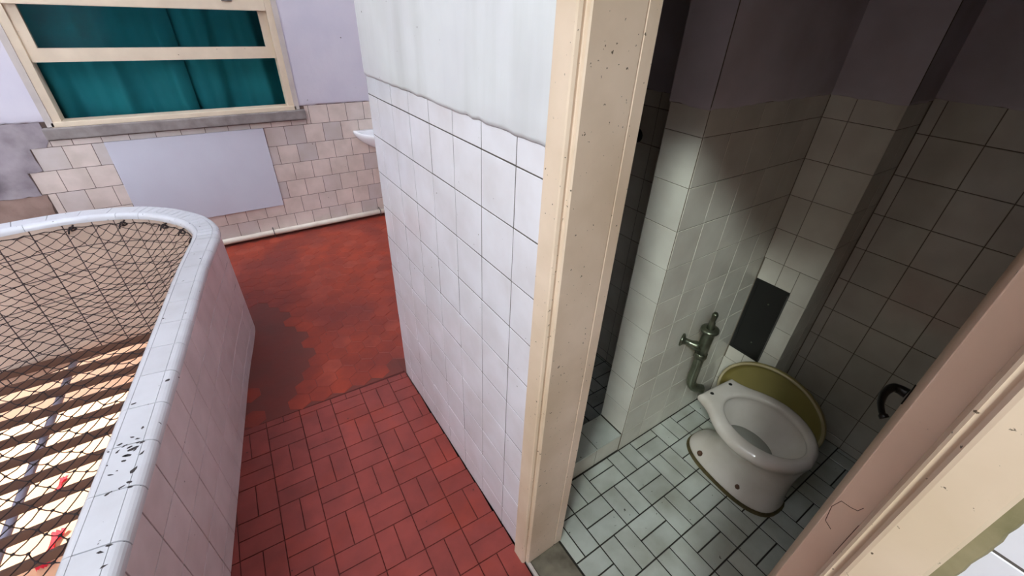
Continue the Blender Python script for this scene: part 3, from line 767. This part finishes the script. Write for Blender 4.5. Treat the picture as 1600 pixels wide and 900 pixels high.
wb_ = wm.node_tree.nodes['Principled BSDF']; wb_.inputs['Base Color'].default_value = (0.40, 0.41, 0.36, 1); wb_.inputs['Roughness'].default_value = 0.02; wb_.inputs['Transmission Weight'].default_value = 0.0; wb_.inputs['IOR'].default_value = 1.33
M['water'] = wm
tag(obj('water', water, 'water', toilet, True), 'still water in the bowl')
for sx in (-0.062, 0.062):
    bm = bmesh.new(); tube(bm, [(sx, -0.030, 0.352), (sx, -0.030, 0.3588)], [0.010, 0.008], 10); obj('hole_shade_disc', bm, 'black', toilet)  # flat black discs in place of the shade inside the hinge holes
for bx, by, bz, rr_ in ((-0.098, -0.105, 0.040, 0.015), (-0.0945, -0.305, 0.052, 0.014), (0.098, -0.105, 0.040, 0.015), (0.0945, -0.305, 0.052, 0.014)):
    bm = bmesh.new(); tube(bm, [(bx, by, bz), (bx * 1.10, by, bz + 0.012), (bx * 1.13, by, bz + 0.022)], [rr_, rr_ * 0.8, rr_ * 0.4], 8); obj('bolt_cap', bm, 'rust', toilet, True)
bm = loft([(0.0004, -0.008, 0.453, 0.136, 0, 2.6), (0.007, -0.005, 0.450, 0.133, 0, 2.6)])
obj('sealing_bead', bm, 'stain', toilet)
tag(toilet, 'old white ceramic toilet bowl without seat on the tile floor', 'toilet')

# loose yellowed lid leaning behind the bowl
lid = empty('toilet_cover', (1.812, 0.455, 0.0))
lid.rotation_euler = (0, R(10), 0)
def ell_ring(ry, rz_, x, cz, n=48): return [(x, ry * math.cos(2 * math.pi * k / n), cz + rz_ * math.sin(2 * math.pi * k / n)) for k in range(n)]
def rings_mesh(rs, cap0=True, cap1=True):
    bm = bmesh.new(); Q = [[bm.verts.new(p) for p in r] for r in rs]; n = len(Q[0])
    for a, b in zip(Q, Q[1:]):
        for k in range(n): bm.faces.new((a[k], a[(k + 1) % n], b[(k + 1) % n], b[k]))
    if cap0: bm.faces.new(Q[0][::-1])
    if cap1: bm.faces.new(Q[-1])
    return bm
bm = rings_mesh([ell_ring(0.20, 0.150, 0.042, 0.206), ell_ring(0.238, 0.190, 0.036, 0.206), ell_ring(0.252, 0.204, 0.018, 0.206), ell_ring(0.253, 0.206, 0.0, 0.206), ell_ring(0.250, 0.203, -0.004, 0.206), ell_ring(0.240, 0.193, -0.004, 0.206), ell_ring(0.237, 0.190, 0.0, 0.206), ell_ring(0.234, 0.187, 0.020, 0.206), ell_ring(0.215, 0.168, 0.030, 0.206), ell_ring(0.10, 0.08, 0.034, 0.206)])
obj('shell', bm, 'lid_plastic', lid, True)
bm = rings_mesh([ell_ring(0.2515, 0.2045, -0.003, 0.206), ell_ring(0.249, 0.202, -0.0075, 0.206), ell_ring(0.241, 0.194, -0.0075, 0.206), ell_ring(0.2385, 0.1915, -0.003, 0.206)], False, False)
M['lid_lip'] = mat('lid_lip', srgb(182, 168, 132), 0.4, 0, (srgb(150, 128, 84), 9, 0.7))
obj('lip', bm, 'lid_lip', lid, True)
tag(lid, 'yellowed plastic toilet lid leaning on the wall behind the bowl', 'toilet lid')

# flush valve
fv = empty('flush_valve', (1.445, 0.757, 0.59))
def fchild(name, pts, r, m='old_chrome', n=14):
    bm = bmesh.new(); tube(bm, pts, r, n); return child(name, bm, m, fv)
fchild('escutcheon', [(1.445, 0.756, 0.592), (1.447, 0.750, 0.592), (1.450, 0.744, 0.591)], [0.030, 0.030, 0.018])
fchild('body', [(1.450, 0.746, 0.590), (1.468, 0.722, 0.584), (1.478, 0.708, 0.58), (1.50, 0.68, 0.572)], [0.014, 0.014, 0.021, 0.022])
fchild('valve_head', [(1.50, 0.68, 0.545), (1.50, 0.68, 0.60), (1.497, 0.678, 0.645), (1.495, 0.677, 0.668), (1.495, 0.677, 0.674), (1.495, 0.677, 0.684), (1.494, 0.677, 0.690)], [0.024, 0.025, 0.026, 0.024, 0.038, 0.036, 0.018])
fchild('handle', [(1.494, 0.677, 0.688), (1.492, 0.676, 0.720), (1.491, 0.676, 0.724), (1.490, 0.675, 0.760), (1.489, 0.675, 0.768)], [0.017, 0.012, 0.009, 0.013, 0.009])
fchild('nut', [(1.50, 0.68, 0.520), (1.50, 0.68, 0.548)], 0.027, n=6)
pts = smooth_path([(1.50, 0.68, 0.53), (1.50, 0.68, 0.46), (1.50, 0.68, 0.395), (1.503, 0.676, 0.362), (1.515, 0.661, 0.343), (1.532, 0.650, 0.337), (1.546, 0.643, 0.333)], 5)
fchild('flush_pipe', pts, 0.021)
tag(fv, 'old tarnished flush valve with its bent pipe on the partition', 'flush valve')

# black access panel in the pipe shaft
ap = empty('access_panel', (1.93, 0.675, 0.345))
bm = boxes((1.926, 1.93, 0.597, 0.612, 0.345, 0.757), (1.926, 1.93, 0.738, 0.753, 0.345, 0.757), (1.926, 1.93, 0.612, 0.738, 0.345, 0.36), (1.926, 1.93, 0.612, 0.738, 0.742, 0.757))
child('rim', bm, 'black', ap, False)
child('plate', boxes((1.9275, 1.9295, 0.612, 0.738, 0.36, 0.742)), 'black', ap, False)
child('flap', bev_box(1.902, 1.926, 0.594, 0.599, 0.36, 0.750, 0.001, 1), 'black', ap, False)
for sy, sz in ((0.66, 0.43), (0.66, 0.66)):
    bm = bmesh.new(); tube(bm, [(1.928, sy, sz), (1.925, sy, sz)], 0.004, 8); child('screw', bm, 'old_chrome', ap)
tag(ap, 'black rectangular access panel on the tiled pipe shaft above the toilet', 'panel')

# shower tap
tp = empty('shower_tap', (1.597, 1.335, 1.31))
def tchild(name, pts, r, m='black_metal'):
    bm = bmesh.new(); tube(bm, pts, r, 14); return child(name, bm, m, tp)
tchild('flange', [(1.596, 1.335, 1.31), (1.588, 1.335, 1.31)], [0.032, 0.026])
tchild('stem', [(1.590, 1.335, 1.31), (1.560, 1.335, 1.31)], 0.012)
tchild('knob', [(1.564, 1.335, 1.31), (1.556, 1.335, 1.31), (1.535, 1.335, 1.31), (1.525, 1.335, 1.31), (1.522, 1.335, 1.31)], [0.014, 0.026, 0.027, 0.019, 0.008])
tag(tp, 'dark round shower tap on the tiled shower wall', 'tap')

# ------------------------------------------------------------------ light well: grating, cloths
gr = empty('grating', (-1.0, 2.0, -0.15))
y = 3.10; k = 0
while y > 0.3:
    tmp = [at(TOTAL * i / 300, THICK - 0.008) for i in range(301)]
    if y < 2.7: xr = min(tmp, key=lambda p: abs(p.y - y) if p.y < 2.75 else 9).x
    else: xr = max([p.x - (0.16 if y > 3.0 else 0.05) for p in tmp if abs(p.y - y) < 0.03 and p.x > -1.6] + [-0.9]) if y < 3.14 else -0.9
    xr = min(xr, -0.30)
    child('bar', boxes((-2.6, xr, y - 0.006, y + 0.006, -0.145, -0.095)), 'fin_brown', gr, False)
    y -= 0.157
bm = bmesh.new(); tube(bm, [(-1.115, 3.15, -0.166), (-1.20, 2.0, -0.166), (-1.30, 0.3, -0.166)], 0.018, 10); child('cross_bar', bm, 'lilac_steel', gr)
for (cx, cy, sc), lb in (((-2.37, 4.72, 0.10), 'smaller red scrap of cloth on the cream floor below the bars'), ((-2.33, 3.95, 0.16), 'larger red scrap of cloth on the cream floor below the bars')):
    bm = bmesh.new(); n = 9; rnd = random.Random(int(sc * 100)); G = []
    for i in range(n):
        G.append([bm.verts.new((cx + sc * (i / (n - 1) - .5) * (0.5 + 0.3 * math.sin(j)) + sc * 0.5 * (j / (n - 1) - .5), cy + sc * 2.2 * (j / (n - 1) - .5), -2.596 + sc * 0.3 * abs(math.sin(i * 1.3 + j * 0.9)) * rnd.uniform(.6, 1))) for j in range(n)])
    for i in range(n - 1):
        for j in range(n - 1): bm.faces.new((G[i][j], G[i + 1][j], G[i + 1][j + 1], G[i][j + 1]))
    r = bmesh.ops.extrude_face_region(bm, geom=bm.faces[:])
    for v in [e for e in r['geom'] if isinstance(e, bmesh.types.BMVert)]: v.co.z += 0.004
    tag(obj('cloth_scrap', bm, 'red_cloth', None, True), lb, 'cloth', 'red scraps of cloth below the bars')
tag(gr, 'brown metal bars across the light well below the net', 'grating')

# ------------------------------------------------------------------ net over the light well
net = empty('safety_net', (-0.9, 2.0, 0.6))
inner = [at(TOTAL * i / 200, THICK + 0.004) for i in range(201)]
inner = [p for p in inner if p.y > 0.05]
poly = [(p.x, p.y) for p in inner] + [(-2.1, 0.05)]
def edge_dist(x, y): return min(math.hypot(p.x - x, p.y - y) for p in inner)
rnd = random.Random(3)
A = Vector((0.038, 0.0355)); B = Vector((0.0355, -0.038)); O2 = Vector((-0.70, 1.6))
K = {}
for i in range(-54, 55):
    for j in range(-54, 55):
        p = O2 + A * i + B * j + Vector((rnd.uniform(-.006, .006), rnd.uniform(-.006, .006)))
        if p.x < -1.75 or p.y < 0.1: continue
        p.x += 0.02 * math.sin(3.1 * p.y + 1); p.y += 0.02 * math.sin(3.7 * p.x)
        if not inside(p.x, p.y, poly): continue
        d = edge_dist(p.x, p.y)
        z = 0.642 - 0.17 * (1 - math.exp(-d / 0.30)) + 0.012 * math.sin(9 * p.x + 4 * p.y) + rnd.uniform(-.004, .004)
        K[i, j] = Vector((p.x, p.y, z))
bm = bmesh.new()
CR = 0.0019
for (i, j), p in K.items():
    for di, dj in ((1, 0), (0, 1)):
        q = K.get((i + di, j + dj))
        if q is not None:
            mid = (p + q) / 2 + Vector((rnd.uniform(-.002, .002), rnd.uniform(-.002, .002), -0.003))
            tube(bm, [p, mid, q], CR, 3, False)
        else:
            # tie the loose end to the border rope
            nb = p + Vector((*(A * di + B * dj), 0))
            if nb.x < -1.70 or nb.y < 0.15: continue
            e = min(inner, key=lambda w: (w.x - nb.x) ** 2 + (w.y - nb.y) ** 2)
            tube(bm, [p, Vector((e.x, e.y, 0.643))], CR, 3, False)
    for di, dj in ((-1, 0), (0, -1)):
        if (i + di, j + dj) not in K:
            nb = p - Vector((*(A * -di + B * -dj), 0))
            if nb.x < -1.70 or nb.y < 0.15: continue
            e = min(inner, key=lambda w: (w.x - nb.x) ** 2 + (w.y - nb.y) ** 2)
            tube(bm, [p, Vector((e.x, e.y, 0.643))], CR, 3, False)
co = child('mesh', bm, 'net_cord', net, False); co['kind'] = 'stuff'
bm = bmesh.new()
for p in K.values():
    bmesh.ops.create_icosphere(bm, subdivisions=1, radius=0.0045, matrix=Matrix.Translation(p) @ Matrix.Diagonal((1.2, 1.2, 0.8, 1)))
kn = child('knots', bm, 'net_cord', net, False); kn['kind'] = 'stuff'
bm = bmesh.new(); tube(bm, [Vector((p.x, p.y, 0.643 + 0.004 * math.sin(40 * i))) for i, p in enumerate(inner)], 0.0026, 6); child('border_rope', bm, 'net_cord', net)
for i, s in enumerate([s_of(0.55), s_of(0.88), s_of(1.02), s_of(1.30), s_of(1.95), s_of(2.3), S_CURVE + 0.22, S_CURVE + 0.42, S_CURVE + 0.60, S_CURVE + 0.92, S_CURVE + 1.2]):
    p = at(s, THICK + 0.004, 0.645); q = at(s + 0.012, THICK + 0.02, 0.636)
    bm = bmesh.new(); tube(bm, smooth_path([at(s, THICK - 0.012, 0.655), p + Vector((0, 0, 0.012)), q, p - Vector((0, 0, 0.014)), at(s - 0.01, THICK + 0.003, 0.640), at(s + 0.016, THICK + 0.012, 0.652), at(s + 0.03, THICK + 0.03, 0.62)], 4), 0.0042, 6)
    child('tie', bm, 'net_cord', net)
tag(net, 'dark knotted cord net stretched over the light well inside the parapet', 'net')
